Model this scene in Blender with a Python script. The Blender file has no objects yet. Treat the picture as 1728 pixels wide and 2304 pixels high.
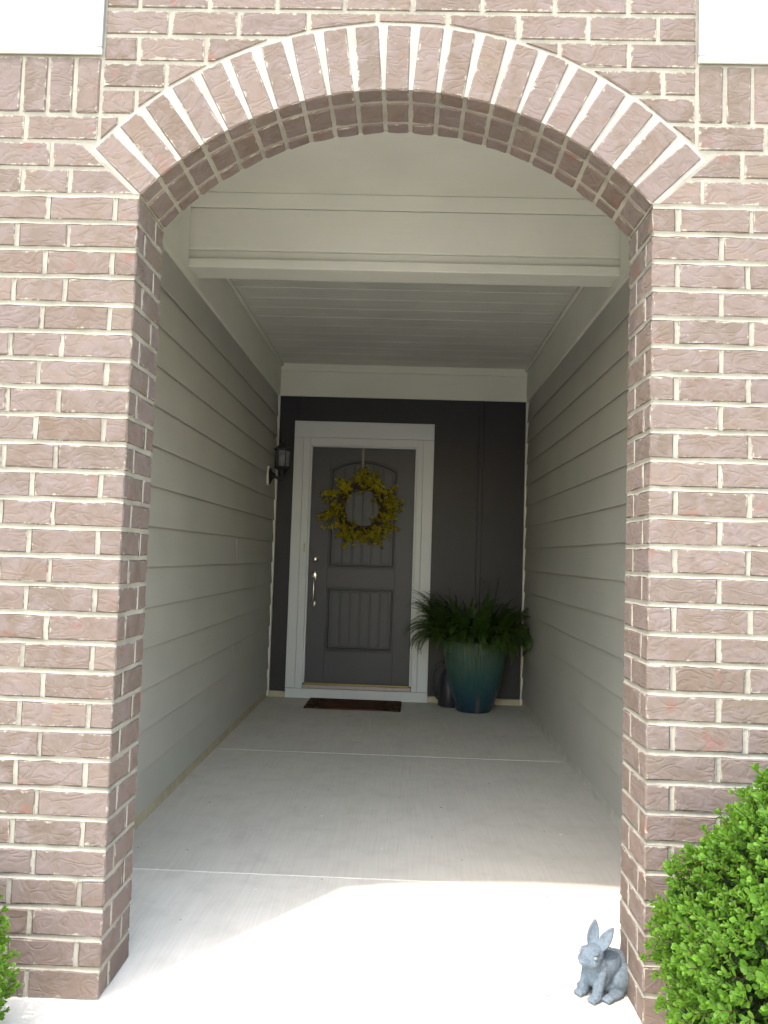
import bpy, bmesh, math, random
from mathutils import Vector, Matrix, Euler
R = math.radians
sc = bpy.context.scene
col = sc.collection
rnd = random.Random(7)

# ------------------------------------------------------------------ camera
CAM = Vector((0.031, -2.2051, 1.2475))
F_PX, YAW, PITCH, ROLL = 1755.96, -0.0276, 0.0569, 0.0318
def cam_dir(a, b):
    cr, sr = math.cos(ROLL), math.sin(ROLL)
    a, b = cr*a + sr*b, -sr*a + cr*b
    X, Y, Z = a, 1.0, -b
    cp, sp = math.cos(PITCH), math.sin(PITCH)
    Y, Z = cp*Y - sp*Z, sp*Y + cp*Z
    cy, sy = math.cos(YAW), math.sin(YAW)
    return Vector((cy*X + sy*Y, -sy*X + cy*Y, Z))
fwd = cam_dir(0, 0)
right = (cam_dir(1, 0) - fwd).normalized()
up = (fwd - cam_dir(0, 1)).normalized()
cd = bpy.data.cameras.new('camera')
cd.sensor_width = 36; cd.lens = F_PX/2304*36
cd.clip_start = 0.05; cd.clip_end = 800
cam = bpy.data.objects.new('camera', cd); col.objects.link(cam)
m3 = Matrix((right, up, -fwd.normalized())).transposed()
cam.matrix_world = Matrix.Translation(CAM) @ m3.to_4x4()
sc.camera = cam

# ------------------------------------------------------------------ sky, sun, exposure
SUN = Vector((0.272, 0.353, -1.0)).normalized()       # the way the light travels
w = bpy.data.worlds.new('World'); sc.world = w; w.use_nodes = True
nt = w.node_tree
bg = nt.nodes['Background']
sky = nt.nodes.new('ShaderNodeTexSky'); sky.sky_type = 'NISHITA'; sky.sun_disc = False
sky.sun_elevation = math.asin(-SUN.z)
sky.sun_rotation = math.atan2(-SUN.x, -SUN.y) % (2*math.pi)
sky.air_density = 1.6; sky.dust_density = 1.0; sky.ozone_density = 1.0
nt.links.new(sky.outputs[0], bg.inputs[0]); bg.inputs[1].default_value = 0.15
sl = bpy.data.lights.new('sun', 'SUN'); sl.energy = 0.62; sl.angle = R(0.9); sl.color = (1, 0.98, 0.95)
so = bpy.data.objects.new('sun', sl); col.objects.link(so)
so.location = (-3, -4, 9); so.rotation_euler = SUN.to_track_quat('-Z', 'Y').to_euler()
vs = sc.view_settings
vs.view_transform = 'Standard'; vs.look = 'None'; vs.gamma = 1; vs.use_curve_mapping = False
vs.exposure = 2.9
vs.use_white_balance = True; vs.white_balance_temperature = 8000; vs.white_balance_tint = 15
sc.cycles.use_denoising = True
sc.cycles.max_bounces = 12; sc.cycles.diffuse_bounces = 8; sc.cycles.glossy_bounces = 4
sc.cycles.sample_clamp_indirect = 8

# ------------------------------------------------------------------ helpers
def wpos(o):
    v = Vector((0, 0, 0))
    while o is not None:
        v += o.location; o = o.parent
    return v
def mesh(name, vs_, fs, mats=None, idx=None, smooth=False):
    me = bpy.data.meshes.new(name); me.from_pydata([tuple(v) for v in vs_], [], fs); me.update()
    if mats:
        for m in (mats if isinstance(mats, (list, tuple)) else [mats]): me.materials.append(m)
    if idx: me.polygons.foreach_set('material_index', idx)
    if smooth: me.polygons.foreach_set('use_smooth', [True]*len(me.polygons))
    return me
def link(name, me, parent=None, loc=(0, 0, 0), rot=None):
    o = bpy.data.objects.new(name, me); col.objects.link(o)
    o.location = Vector(loc)
    if parent is not None:
        o.parent = parent; o.location = Vector(loc) - wpos(parent)
    if rot is not None: o.rotation_euler = rot
    return o
def tag(o, label=None, cat=None, group=None, kind=None):
    if label: o['label'] = label
    if cat: o['category'] = cat
    if group: o['group'] = group
    if kind: o['kind'] = kind
    return o
def thing(name, label, cat, loc=(0, 0, 0), group=None):
    return tag(link(name, None, None, loc), label, cat, group)
def box_data(x0, x1, y0, y1, z0, z1):
    v = [(x0,y0,z0),(x1,y0,z0),(x1,y1,z0),(x0,y1,z0),(x0,y0,z1),(x1,y0,z1),(x1,y1,z1),(x0,y1,z1)]
    f = [(0,3,2,1),(4,5,6,7),(0,1,5,4),(1,2,6,5),(2,3,7,6),(3,0,4,7)]
    return v, f
def bevelled(v, f, off, seg=1, jit=0, rn=rnd):
    bm = bmesh.new()
    bv = [bm.verts.new(p) for p in v]
    for q in f: bm.faces.new([bv[i] for i in q])
    bmesh.ops.recalc_face_normals(bm, faces=bm.faces[:])
    bmesh.ops.bevel(bm, geom=bm.edges[:], offset=off, segments=seg, affect='EDGES', profile=0.5)
    if jit:
        for q in bm.verts: q.co += Vector((rn.uniform(-jit, jit), rn.uniform(-jit, jit), rn.uniform(-jit, jit)))
    return bm
def box(name, x0, x1, y0, y1, z0, z1, m, parent=None, bev=0.0, seg=1):
    c = Vector(((x0+x1)/2, (y0+y1)/2, (z0+z1)/2))
    v, f = box_data(x0-c.x, x1-c.x, y0-c.y, y1-c.y, z0-c.z, z1-c.z)
    if bev:
        bm = bevelled(v, f, bev, seg); me = bpy.data.meshes.new(name); bm.to_mesh(me); bm.free(); me.materials.append(m)
    else: me = mesh(name, v, f, m)
    return link(name, me, parent, c)
def solid(name, v, f, m, parent=None, loc=None, smooth=False, bev=0):
    """verts in world coordinates; origin put at the middle of them (or loc)"""
    n = len(v); c = Vector(loc) if loc is not None else sum((Vector(p) for p in v), Vector())/n
    vv = [Vector(p)-c for p in v]
    bm = bmesh.new(); bv = [bm.verts.new(p) for p in vv]
    for q in f: bm.faces.new([bv[i] for i in q])
    bmesh.ops.recalc_face_normals(bm, faces=bm.faces[:])
    if bev: bmesh.ops.bevel(bm, geom=bm.edges[:], offset=bev, segments=1, affect='EDGES')
    me = bpy.data.meshes.new(name); bm.to_mesh(me); bm.free()
    for x in (m if isinstance(m, (list, tuple)) else [m]): me.materials.append(x)
    if smooth: me.polygons.foreach_set('use_smooth', [True]*len(me.polygons))
    return link(name, me, parent, c)
def prism(poly, y0, y1):
    """polygon in (x, z) pushed from y0 to y1"""
    n = len(poly)
    v = [(p[0], y0, p[1]) for p in poly] + [(p[0], y1, p[1]) for p in poly]
    f = [tuple(range(n)), tuple(range(2*n-1, n-1, -1))] + [(i, (i+1) % n, n+(i+1) % n, n+i) for i in range(n)]
    return v, f
def tube_data(pts, rad, n=8, cap=True):
    pts = [Vector(p) for p in pts]; rs = rad if isinstance(rad, (list, tuple)) else [rad]*len(pts)
    v, f = [], []
    prev = None
    for i, p in enumerate(pts):
        t = (pts[min(i+1, len(pts)-1)] - pts[max(i-1, 0)]).normalized()
        if prev is None: a = t.orthogonal().normalized()
        else: a = (prev - t*prev.dot(t)).normalized()
        prev = a; b = t.cross(a)
        for k in range(n):
            an = 2*math.pi*k/n
            v.append(p + (a*math.cos(an) + b*math.sin(an))*rs[i])
    for i in range(len(pts)-1):
        for k in range(n):
            f.append((i*n+k, i*n+(k+1) % n, (i+1)*n+(k+1) % n, (i+1)*n+k))
    if cap: f += [tuple(range(n-1, -1, -1)), tuple(range((len(pts)-1)*n, len(pts)*n))]
    return v, f
def lathe_data(prof, n=24, cx=0, cy=0, rib=None):
    v, f = [], []
    for j, (r, z) in enumerate(prof):
        for k in range(n):
            a = 2*math.pi*k/n
            rr = r if rib is None else r*(1+rib(k, j))
            v.append((cx+rr*math.cos(a), cy+rr*math.sin(a), z))
    for j in range(len(prof)-1):
        for k in range(n):
            f.append((j*n+k, j*n+(k+1) % n, (j+1)*n+(k+1) % n, (j+1)*n+k))
    f += [tuple(range(n-1, -1, -1)), tuple(range((len(prof)-1)*n, len(prof)*n))]
    return v, f
def cat_data(*parts):
    v, f = [], []
    for a, b in parts:
        o = len(v); v += list(a); f += [tuple(i+o for i in q) for q in b]
    return v, f

# ------------------------------------------------------------------ materials
class N:
    def __init__(s, name):
        s.m = bpy.data.materials.new(name); s.m.use_nodes = True
        s.t = s.m.node_tree; s.b = s.t.nodes['Principled BSDF']; s.out = s.t.nodes['Material Output']
    def n(s, typ, **kw):
        x = s.t.nodes.new('ShaderNode'+typ)
        for k, v in kw.items(): setattr(x, k, v)
        return x
    def l(s, a, b): s.t.links.new(a, b)
    def val(s, sock, v):
        if hasattr(v, 'is_linked') or isinstance(v, bpy.types.NodeSocket): s.l(v, sock)
        elif isinstance(v, (tuple, list)) and len(v) == 3 and sock.type == 'RGBA': sock.default_value = (*v, 1)
        else: sock.default_value = v
    def coord(s, kind='Object', scale=(1, 1, 1), loc=None):
        tc = s.n('TexCoord'); mp = s.n('Mapping'); s.l(tc.outputs[kind], mp.inputs[0])
        mp.inputs['Scale'].default_value = scale
        if loc is not None: s.val(mp.inputs['Location'], loc)
        return mp.outputs[0]
    def world(s, scale=(1, 1, 1)):
        g = s.n('NewGeometry'); mp = s.n('Mapping'); s.l(g.outputs['Position'], mp.inputs[0])
        mp.inputs['Scale'].default_value = scale
        return mp.outputs[0]
    def rand(s): return s.n('ObjectInfo').outputs['Random']
    def math(s, op, a, b=None, clamp=False):
        x = s.n('Math', operation=op, use_clamp=clamp); s.val(x.inputs[0], a)
        if b is not None: s.val(x.inputs[1], b)
        return x.outputs[0]
    def noise(s, vec, scale, detail=3, rough=.5, dist=0.0):
        x = s.n('TexNoise'); s.l(vec, x.inputs['Vector']); x.inputs['Scale'].default_value = scale
        x.inputs['Detail'].default_value = detail; x.inputs['Roughness'].default_value = rough
        x.inputs['Distortion'].default_value = dist
        return x.outputs['Fac']
    def ramp(s, fac, stops, interp='LINEAR'):
        x = s.n('ValToRGB'); s.l(fac, x.inputs[0]); cr = x.color_ramp; cr.interpolation = interp
        while len(cr.elements) < len(stops): cr.elements.new(.5)
        for e, (p, c) in zip(cr.elements, stops): e.position = p; e.color = (*c, 1) if len(c) == 3 else c
        return x.outputs[0]
    def step(s, fac, lo, hi):
        x = s.n('MapRange'); s.val(x.inputs[0], fac); x.inputs[1].default_value = lo; x.inputs[2].default_value = hi
        return x.outputs[0]
    def mix(s, fac, a, b, typ='MIX'):
        x = s.n('Mix', data_type='RGBA', blend_type=typ)
        s.val(x.inputs[0], fac); s.val(x.inputs[6], a); s.val(x.inputs[7], b)
        return x.outputs[2]
    def bump(s, h, strength=.3, dist=.002, prev=None):
        x = s.n('Bump'); x.inputs['Strength'].default_value = strength; x.inputs['Distance'].default_value = dist
        s.l(h, x.inputs['Height'])
        if prev is not None: s.l(prev, x.inputs['Normal'])
        return x.outputs[0]
    def done(s, color, rough=.8, normal=None, spec=.3, metal=0):
        s.val(s.b.inputs['Base Color'], color); s.val(s.b.inputs['Roughness'], rough)
        s.b.inputs['Specular IOR Level'].default_value = spec; s.b.inputs['Metallic'].default_value = metal
        if normal is not None: s.l(normal, s.b.inputs['Normal'])
        return s.m

def brick_mat(name, light=1.0, size=(.19, .1, .07)):
    s = N(name)
    r = s.rand()
    off = s.n('CombineXYZ'); s.l(s.math('MULTIPLY', r, 37.0), off.inputs[0]); s.l(s.math('MULTIPLY', r, 91.0), off.inputs[1]); s.l(s.math('MULTIPLY', r, 53.0), off.inputs[2])
    v = s.coord('Object', (1, 1, 1), off.outputs[0])
    vs_ = s.coord('Object', (1, 1, 1.7), off.outputs[0])
    c = lambda *a: tuple(x*light for x in a)
    base = s.ramp(r, [(0, c(.200,.148,.122)), (.22, c(.232,.180,.162)), (.45, c(.180,.140,.116)), (.65, c(.246,.188,.160)), (.82, c(.205,.158,.145)), (1, c(.216,.164,.136))])
    n1 = s.noise(v, 16, 4, .6, .6)
    r2 = s.math('FRACT', s.math('MULTIPLY', r, 17.3))
    base = s.mix(s.math('MULTIPLY', s.step(r2, .72, 1.0), .6), base, c(.165,.118,.088))
    base = s.mix(s.math('MULTIPLY', s.step(r2, .28, 0.0), .45), base, c(.270,.206,.165))
    colr = s.mix(s.math('MULTIPLY', s.step(n1, .42, .68), .8), base, c(.250,.200,.196))
    n2 = s.noise(v, 28, 3, .6)
    colr = s.mix(s.math('MULTIPLY', s.step(n2, .52, .75), .5), colr, c(.152,.113,.090))
    colr = s.mix(s.math('MULTIPLY', s.step(s.noise(v, 11, 2), .66, .74), .55), colr, c(.27,.12,.095))
    # pale mortar flecks and rubbed mortar round the edges
    g = s.n('TexCoord').outputs['Generated']
    sx = s.n('SeparateXYZ'); s.l(g, sx.inputs[0])
    ed = None
    nx_ = s.n('SeparateXYZ'); s.l(s.n('TexCoord').outputs['Normal'], nx_.inputs[0])
    for i, sz in enumerate(size):
        a = s.math('SUBTRACT', .5, s.math('ABSOLUTE', s.math('SUBTRACT', sx.outputs[i], .5)))
        a = s.math('ADD', s.math('MULTIPLY', a, sz), s.math('GREATER_THAN', s.math('ABSOLUTE', nx_.outputs[i]), .6))
        ed = a if ed is None else s.math('MINIMUM', ed, a)
    nz = s.noise(v, 38, 5, .7)
    smear = s.step(s.math('SUBTRACT', s.math('MULTIPLY', s.step(nz, .44, .8), .016), ed), -.001, .0025)
    fl = s.step(s.noise(v, 190, 1, .4), .775, .80)
    colr = s.mix(s.math('MULTIPLY', s.math('MAXIMUM', smear, fl), .85), colr, (.33,.305,.255))
    fine = s.noise(v, 420, 2, .6)
    colr = s.mix(s.math('MULTIPLY', s.step(fine, .3, .7), .22), colr, c(.12,.09,.075))
    # folded clay skin
    wv = s.noise(vs_, 13, 1.5, .4, 1.4)
    fold = s.math('ABSOLUTE', s.math('SUBTRACT', wv, .5))
    nb = s.bump(s.step(fold, 0, .10), .42, .0024)
    nb = s.bump(n1, .30, .006, nb)
    nb = s.bump(fine, .35, .0012, nb)
    return s.done(colr, .9, nb, .15)

def mortar_mat(name, colr, var=.12):
    s = N(name); v = s.world()
    a = s.noise(v, 9, 4, .6); b = s.noise(v, 260, 3, .7)
    dk = tuple(x*(1-var*1.8) for x in colr); lt = tuple(min(.85, x*(1+var)) for x in colr)
    cc = s.mix(s.step(a, .3, .7), dk, lt)
    cc = s.mix(s.math('MULTIPLY', s.step(b, .45, .75), .35), cc, tuple(x*.62 for x in colr))
    nb = s.bump(b, .6, .003); nb = s.bump(s.noise(v, 70, 3), .5, .004, nb)
    return s.done(cc, .95, nb, .1)

def paint_mat(name, colr, axis=1, grain=.35, rough=.6, spec=.3, var=.05, streak=.10, gs=60):
    """painted fibre cement with pressed wood grain running along axis"""
    s = N(name); sc_ = [gs, gs, gs]; sc_[axis] = gs/20
    v = s.world(tuple(sc_)); vv = s.world()
    g = s.noise(v, 1.6, 4, .6, .8)
    a = s.noise(vv, 2.2, 3, .5)
    cc = s.mix(s.step(a, .3, .7), tuple(x*(1-var) for x in colr), tuple(x*(1+var) for x in colr))
    cc = s.mix(s.math('MULTIPLY', s.step(g, .45, .75), streak), cc, tuple(x*.7 for x in colr))
    dirt = s.noise(vv, 30, 4, .65)
    cc = s.mix(s.math('MULTIPLY', s.step(dirt, .62, .8), .12), cc, (.2, .18, .14))
    return s.done(cc, rough, s.bump(g, grain, .0025), spec)

def plain_mat(name, colr, rough=.5, spec=.5, metal=0, var=.1, scale=30, bump=.1):
    s = N(name); v = s.coord('Object'); a = s.noise(v, scale, 3, .6)
    cc = s.mix(s.step(a, .3, .7), tuple(x*(1-var) for x in colr), tuple(min(.9, x*(1+var)) for x in colr))
    return s.done(cc, rough, s.bump(a, bump, .001), spec, metal)

def concrete_mat(name, colr):
    s = N(name); v = s.world(); vb = s.world((1, .02, 1))
    big = s.noise(v, 1.1, 4, .55); mid = s.noise(v, 8, 4, .6); fine = s.noise(v, 300, 2, .6)
    vw = s.n('Vector' + 'Math', operation='ADD')
    s.l(vb, vw.inputs[0])
    wob = s.n('CombineXYZ'); s.l(s.math('MULTIPLY', s.noise(v, 1.6, 1), .05), wob.inputs[0]); s.l(wob.outputs[0], vw.inputs[1])
    br = s.noise(vw.outputs[0], 130, 3, .7); br2 = s.noise(vw.outputs[0], 26, 2, .5)
    cc = s.mix(s.step(big, .3, .7), tuple(x*.93 for x in colr), tuple(x*1.05 for x in colr))
    cc = s.mix(s.math('MULTIPLY', s.step(br, .42, .72), .28), cc, tuple(x*.66 for x in colr))
    cc = s.mix(s.math('MULTIPLY', s.step(br2, .5, .72), .12), cc, tuple(x*.72 for x in colr))
    cc = s.mix(s.math('MULTIPLY', s.step(mid, .48, .8), .30), cc, (.36, .32, .26))
    st_ = s.noise(v, 2.6, 5, .65, .8)
    cc = s.mix(s.math('MULTIPLY', s.step(st_, .54, .66), .12), cc, (.34, .31, .27))
    cc = s.mix(s.step(s.noise(v, 26, 1, .3), .80, .815), cc, (.75, .73, .68))
    cc = s.mix(s.step(s.noise(s.world((1, 1.4, 1)), 34, 1, .3), .802, .812), cc, (.12, .09, .06))
    nb = s.bump(br, .35, .002); nb = s.bump(fine, .15, .001, nb)
    return s.done(cc, .85, nb, .25)

def leaf_mat(name, c0, c1, trans=.35, rough=.45):
    s = N(name); r = s.rand(); v = s.coord('Object')
    g = s.n('NewGeometry'); ri = g.outputs['Random Per Island']
    cc = s.mix(ri, c0, c1)
    cc = s.mix(s.math('MULTIPLY', r, .45), cc, tuple(x*.55 for x in c0))
    big = s.noise(s.world(), 9, 3, .6)
    cc = s.mix(s.math('MULTIPLY', s.step(big, .45, .65), .5), cc, tuple(x*.6 for x in c0))
    s.done(cc, rough, None, .4)
    tr = s.n('BsdfTranslucent'); s.l(s.mix(.5, cc, tuple(min(1, x*1.4) for x in c1)), tr.inputs[0])
    mx = s.n('MixShader'); mx.inputs[0].default_value = trans
    s.l(s.b.outputs[0], mx.inputs[1]); s.l(tr.outputs[0], mx.inputs[2]); s.l(mx.outputs[0], s.out.inputs[0])
    return s.m

M = {}
M['brick'] = brick_mat('tumbled_brick', .71)
M['brick_up'] = brick_mat('tumbled_brick_on_end', .71, (.0685, .08, .19))
M['mortar'] = mortar_mat('mortar', (.29, .272, .232), .16)
M['arch_mortar'] = mortar_mat('pale_arch_mortar', (.31, .30, .275), .12)
M['siding'] = paint_mat('greige_siding', (.385, .38, .345), 1, .3)
M['trim_y'] = paint_mat('cream_trim_deep', (.63, .63, .56), 1, .25)
M['trim_x'] = paint_mat('cream_trim_across', (.63, .63, .56), 0, .3)
M['trim_z'] = paint_mat('cream_trim_up', (.60, .60, .55), 2, .12)
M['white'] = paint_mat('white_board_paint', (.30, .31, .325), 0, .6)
M['ceiling'] = paint_mat('ceiling_panel_paint', (.56, .56, .52), 0, .8, .7, .2, .08, .5, 26)
M['charcoal'] = paint_mat('charcoal_wall_paint', (.027, .0255, .032), 2, .25, .45)
M['door'] = paint_mat('charcoal_door_paint', (.042, .044, .056), 2, .2, .45, .4)
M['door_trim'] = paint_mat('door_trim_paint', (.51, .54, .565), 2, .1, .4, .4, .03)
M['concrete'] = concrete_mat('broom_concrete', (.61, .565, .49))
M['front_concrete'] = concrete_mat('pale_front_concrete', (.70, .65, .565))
M['grout'] = mortar_mat('pale_joint', (.60, .58, .53), .06)
M['tan'] = mortar_mat('tan_foundation', (.46, .41, .30), .1)
M['greyfound'] = mortar_mat('grey_foundation', (.52, .50, .45), .1)
M['black_metal'] = plain_mat('black_lamp_metal', (.012, .012, .015), .45, .5, 0, .2)
M['nickel'] = plain_mat('satin_nickel', (.62, .59, .53), .28, .5, 1, .06)
M['brass'] = plain_mat('brass_strip', (.26, .21, .08), .4, .5, .6)
M['threshold'] = plain_mat('aluminium_threshold', (.30, .26, .27), .4, .5, .4)
M['dark_plastic'] = plain_mat('dark_plastic', (.022, .022, .028), .4, .5, 0, .15)
M['white_plastic'] = plain_mat('white_plastic', (.75, .75, .72), .4, .5, 0, .04)
M['steel'] = plain_mat('grey_hanger', (.16, .15, .15), .5, .5, .3)
M['twig'] = plain_mat('twig_bark', (.055, .03, .022), .9, .2, 0, .35, 80, .5)
M['petal'] = leaf_mat('yellow_petal', (.34, .28, .006), (.47, .40, .014), .2, .7)
M['wreath_leaf'] = leaf_mat('wreath_leaf', (.05, .085, .012), (.10, .15, .02), .2)
M['fern'] = leaf_mat('fern_leaf', (.022, .058, .008), (.056, .12, .018), .3)
M['fern_stem'] = plain_mat('fern_stem', (.06, .09, .02), .7, .3)
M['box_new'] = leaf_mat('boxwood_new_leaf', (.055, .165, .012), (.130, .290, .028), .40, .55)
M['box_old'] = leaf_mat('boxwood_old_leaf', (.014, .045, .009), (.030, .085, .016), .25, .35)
M['soil'] = plain_mat('soil', (.03, .022, .015), .95, .1, 0, .4, 60, .8)

# ------------------------------------------------------------------ ground
def ground_mat():
    s = N('lawn'); v = s.world(); a = s.noise(v, .6, 4, .6); b = s.noise(v, 60, 3, .7)
    cc = s.mix(s.step(a, .3, .7), (.05, .085, .02), (.085, .115, .03))
    cc = s.mix(s.math('MULTIPLY', s.step(b, .4, .7), .6), cc, (.03, .055, .012))
    return s.done(cc, .95, s.bump(b, .8, .02), .1)
def mulch_mat():
    s = N('mulch'); v = s.world((1, 1, 1)); b = s.noise(v, 45, 4, .7)
    return s.done(s.mix(s.step(b, .3, .7), (.025, .016, .010), (.085, .055, .035)), .95, s.bump(b, 1, .02), .1)
M['lawn'] = ground_mat(); M['mulch'] = mulch_mat()
XL, XR, C = -0.7746, 0.7144, 0.0813           # jambs of the opening, course height
PL, PR, YD = -1.1313, 1.0872, 4.6466          # porch side walls and rear wall
T = 0.235                                     # thickness of the brick front
ZF, ZC = 2.645, 2.938
g = solid('ground', [(-300,-300,-.16),(300,-300,-.16),(300,300,-.16),(-300,300,-.16)], [(0,1,2,3)], M['lawn'], loc=(0,0,-.16)); tag(g, kind='structure')
b = box('planting_bed', -3.2, -1.16, -1.35, -.012, -.30, -.09, M['mulch'], bev=.03); tag(b, kind='structure')
b = box('planting_bed', 0.86, 3.0, -1.35, -.012, -.30, -.09, M['mulch'], bev=.03); tag(b, kind='structure')
fl = link('porch_floor', None); tag(fl, kind='structure')
def slab(x0, x1, y0, y1, z=0.0):
    return box('slab', x0, x1, y0, y1, -.14, z, M['concrete'], fl, .004, 2)
slab(XL-.45, XR+.45, 2.787, YD+.02)
slab(XL-.45, XR+.45, .893, 2.780)
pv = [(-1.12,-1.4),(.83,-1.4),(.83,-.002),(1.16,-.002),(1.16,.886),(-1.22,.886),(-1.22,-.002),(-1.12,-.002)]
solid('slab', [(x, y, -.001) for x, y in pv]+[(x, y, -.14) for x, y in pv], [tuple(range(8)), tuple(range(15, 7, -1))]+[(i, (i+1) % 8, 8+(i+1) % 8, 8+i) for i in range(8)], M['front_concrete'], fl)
box('joint_filler', PL-.05, PR+.05, 2.7795, 2.7875, -.02, -.0022, M['grout'], fl)
box('joint_filler', PL-.05, PR+.05, .8855, .8935, -.02, -.0028, M['grout'], fl)
dv = link('bounce_paving', None); tag(dv, kind='structure')  # unseen concrete slabs, added to bounce more light up into the porch
for a in range(4):
    for k in range(5):
        box('slab', -6.2+3.2*a, -6.2+3.2*a+3.192, -1.412-3*(k+1)+.008, -1.412-3*k, -.16, -.012-.006*k, M['concrete'], dv, .006, 2)

# ------------------------------------------------------------------ brick front with arch
XM = (XL+XR)/2; HW = (XR-XL)/2
RI = 1.0; RISE = .332; ZCTR = 28*C + RISE - RI; RE = 1.198
TH = math.asin(HW/RI)
J = .0120
wall = thing('brick_archway', 'mauve brown brick porch front with a segmental arch and pale mortar', 'brick wall', (XM, .1, 0))
def ring_poly(r0, r1, a0, a1, n):
    o = [(XM + r0*math.sin(a0+(a1-a0)*k/n), ZCTR + r0*math.cos(a0+(a1-a0)*k/n)) for k in range(n+1)]
    i = [(XM + r1*math.sin(a0+(a1-a0)*k/n), ZCTR + r1*math.cos(a0+(a1-a0)*k/n)) for k in range(n, -1, -1)]
    return o + i
REC = .0042                                                    # mortar set back from the brick faces
XW0, XW1, ZTOP = -2.9, 2.8, 3.45
pl_ = solid('pier', *box_data(XW0, XL-REC, REC, T-REC, -.16, 28*C), M['mortar'], wall); tag(pl_, 'left brick pier')
pr_ = solid('pier', *box_data(XR+REC, XW1, REC, T-REC, -.16, 28*C), M['mortar'], wall); tag(pr_, 'right brick pier')
# spandrel mortar: quads between the extrados and the top
sv, sf = [], []
NS = 40
def ext(k):
    a = -TH + 2*TH*k/NS
    return (XM + RE*math.sin(a), ZCTR + RE*math.cos(a))
E0, E1 = ext(0), ext(NS)
def quad_strip(pts):
    o_ = len(sv)
    for (x, z) in pts: sv.extend([(x, REC, z), (x, T-REC, z), (x, REC, ZTOP), (x, T-REC, ZTOP)])
    for i in range(len(pts)-1):
        a, b2 = o_+4*i, o_+4*(i+1)
        sf.extend([(a, b2, b2+2, a+2), (a+1, a+3, b2+3, b2+1), (a, a+1, b2+1, b2), (a+2, b2+2, b2+3, a+3)])
quad_strip([(XW0, 28*C), (E0[0], 28*C)]); quad_strip([ext(k) for k in range(NS+1)]); quad_strip([(E1[0], 28*C), (XW1, 28*C)])
for e_, xj in ((E0, XL), (E1, XR)):                            # shoulders under the skewbacks
    a_, f2 = prism([(e_[0], 28*C), (xj, 28*C), e_], REC, T-REC); o_ = len(sv); sv += a_; sf += [tuple(q+o_ for q in t) for t in f2]
spand = link('spandrel', mesh('spandrel', sv, sf, M['mortar']), wall, (0, 0, 0))
# undercut strip beside the springers is covered by the arch ring itself
av, af = [], []
for k in range(NS+1):
    a = -TH + 2*TH*k/NS
    for r, y in ((RE+.007, REC-.0006), (RI+REC, REC-.0006), (RI+REC, T-REC), (RE+.007, T-REC)):
        av.append((XM + r*math.sin(a), y, ZCTR + r*math.cos(a)))
for k in range(NS):
    for q in range(4): af.append((4*k+q, 4*k+(q+1) % 4, 4*k+4+(q+1) % 4, 4*k+4+q))
af += [(0, 1, 2, 3), (4*NS+3, 4*NS+2, 4*NS+1, 4*NS)]
arch = link('arch', mesh('arch', av, af, [M['arch_mortar'], M['mortar']]), wall, (0, 0, 0))
arch.data.polygons.foreach_set('material_index', [0 if (i < 4*NS and i % 4 == 0) else 1 for i in range(len(arch.data.polygons))])

cache = {}
def brick_mesh(L, W, H, var):
    key = (round(L, 3), round(W, 3), round(H, 3), var)
    mt_ = M['brick_up'] if H > .1 else M['brick']
    if key not in cache:
        rn = random.Random(hash(key) & 0xffff)
        v, f = box_data(-L/2, L/2, -W/2, W/2, -H/2, H/2)
        bm = bevelled(v, f, .0040, 1, 0, rn)
        for cut in (.05, .05):
            bmesh.ops.subdivide_edges(bm, edges=[e for e in bm.edges if e.calc_length() > cut], cuts=2 if cut == .05 and L > .1 else 1)
            break
        cl = lambda g_: max(-.0013, min(.0013, rn.gauss(0, g_)))
        for q in bm.verts: q.co += Vector((cl(.0009), cl(.0006), cl(.0010)))
        me = bpy.data.meshes.new('brick'); bm.to_mesh(me); bm.free(); me.materials.append(mt_)
        cache[key] = me
    return cache[key]
spare = []                                                     # bricks beyond the frame, joined
def in_frame(x, z):
    return -1.42 < x < 1.24 and z < 2.95
def brick(x0, x1, y0, y1, z0, z1, par):
    L, W, H = x1-x0, y1-y0, z1-z0
    cx, cy, cz = (x0+x1)/2, (y0+y1)/2, (z0+z1)/2
    d = Vector((rnd.uniform(-.0012, .0012), rnd.uniform(-.0010, .0003), rnd.uniform(-.0012, .0012)))
    rot = (rnd.uniform(-.006, .006), rnd.uniform(-.006, .006), rnd.uniform(-.003, .003))
    key = 'l' if par is pl_ else 'r' if par is pr_ else None
    if key and y0 == 0 and in_frame(cx, cz) and z1-z0 < .1:
        if key == 'l': joint(key, (x0-J/2, 0, z0-.001), (x0-J/2, 0, z1+.001), (1, 0, 0), (0, -1, 0))
        else: joint(key, (x1+J/2, 0, z0-.001), (x1+J/2, 0, z1+.001), (1, 0, 0), (0, -1, 0))
    if not in_frame(cx, cz):
        spare.append(((x0, x1, y0, y1, z0, z1))); return None
    return link('brick', brick_mesh(L, W, H, rnd.randrange(4)), par, Vector((cx, cy, cz))+d, rot)
def clip(poly, nx, nz, d):
    """keep the side where nx*x + nz*z >= d"""
    out = []
    for i in range(len(poly)):
        p, q = poly[i], poly[(i+1) % len(poly)]
        a, b_ = nx*p[0]+nz*p[1]-d, nx*q[0]+nz*q[1]-d
        if a >= 0: out.append(p)
        if (a >= 0) != (b_ >= 0):
            t = a/(a-b_); out.append((p[0]+(q[0]-p[0])*t, p[1]+(q[1]-p[1])*t))
    return out
def area(p): return .5*abs(sum(p[i][0]*p[(i+1) % len(p)][1]-p[(i+1) % len(p)][0]*p[i][1] for i in range(len(p))))
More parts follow.
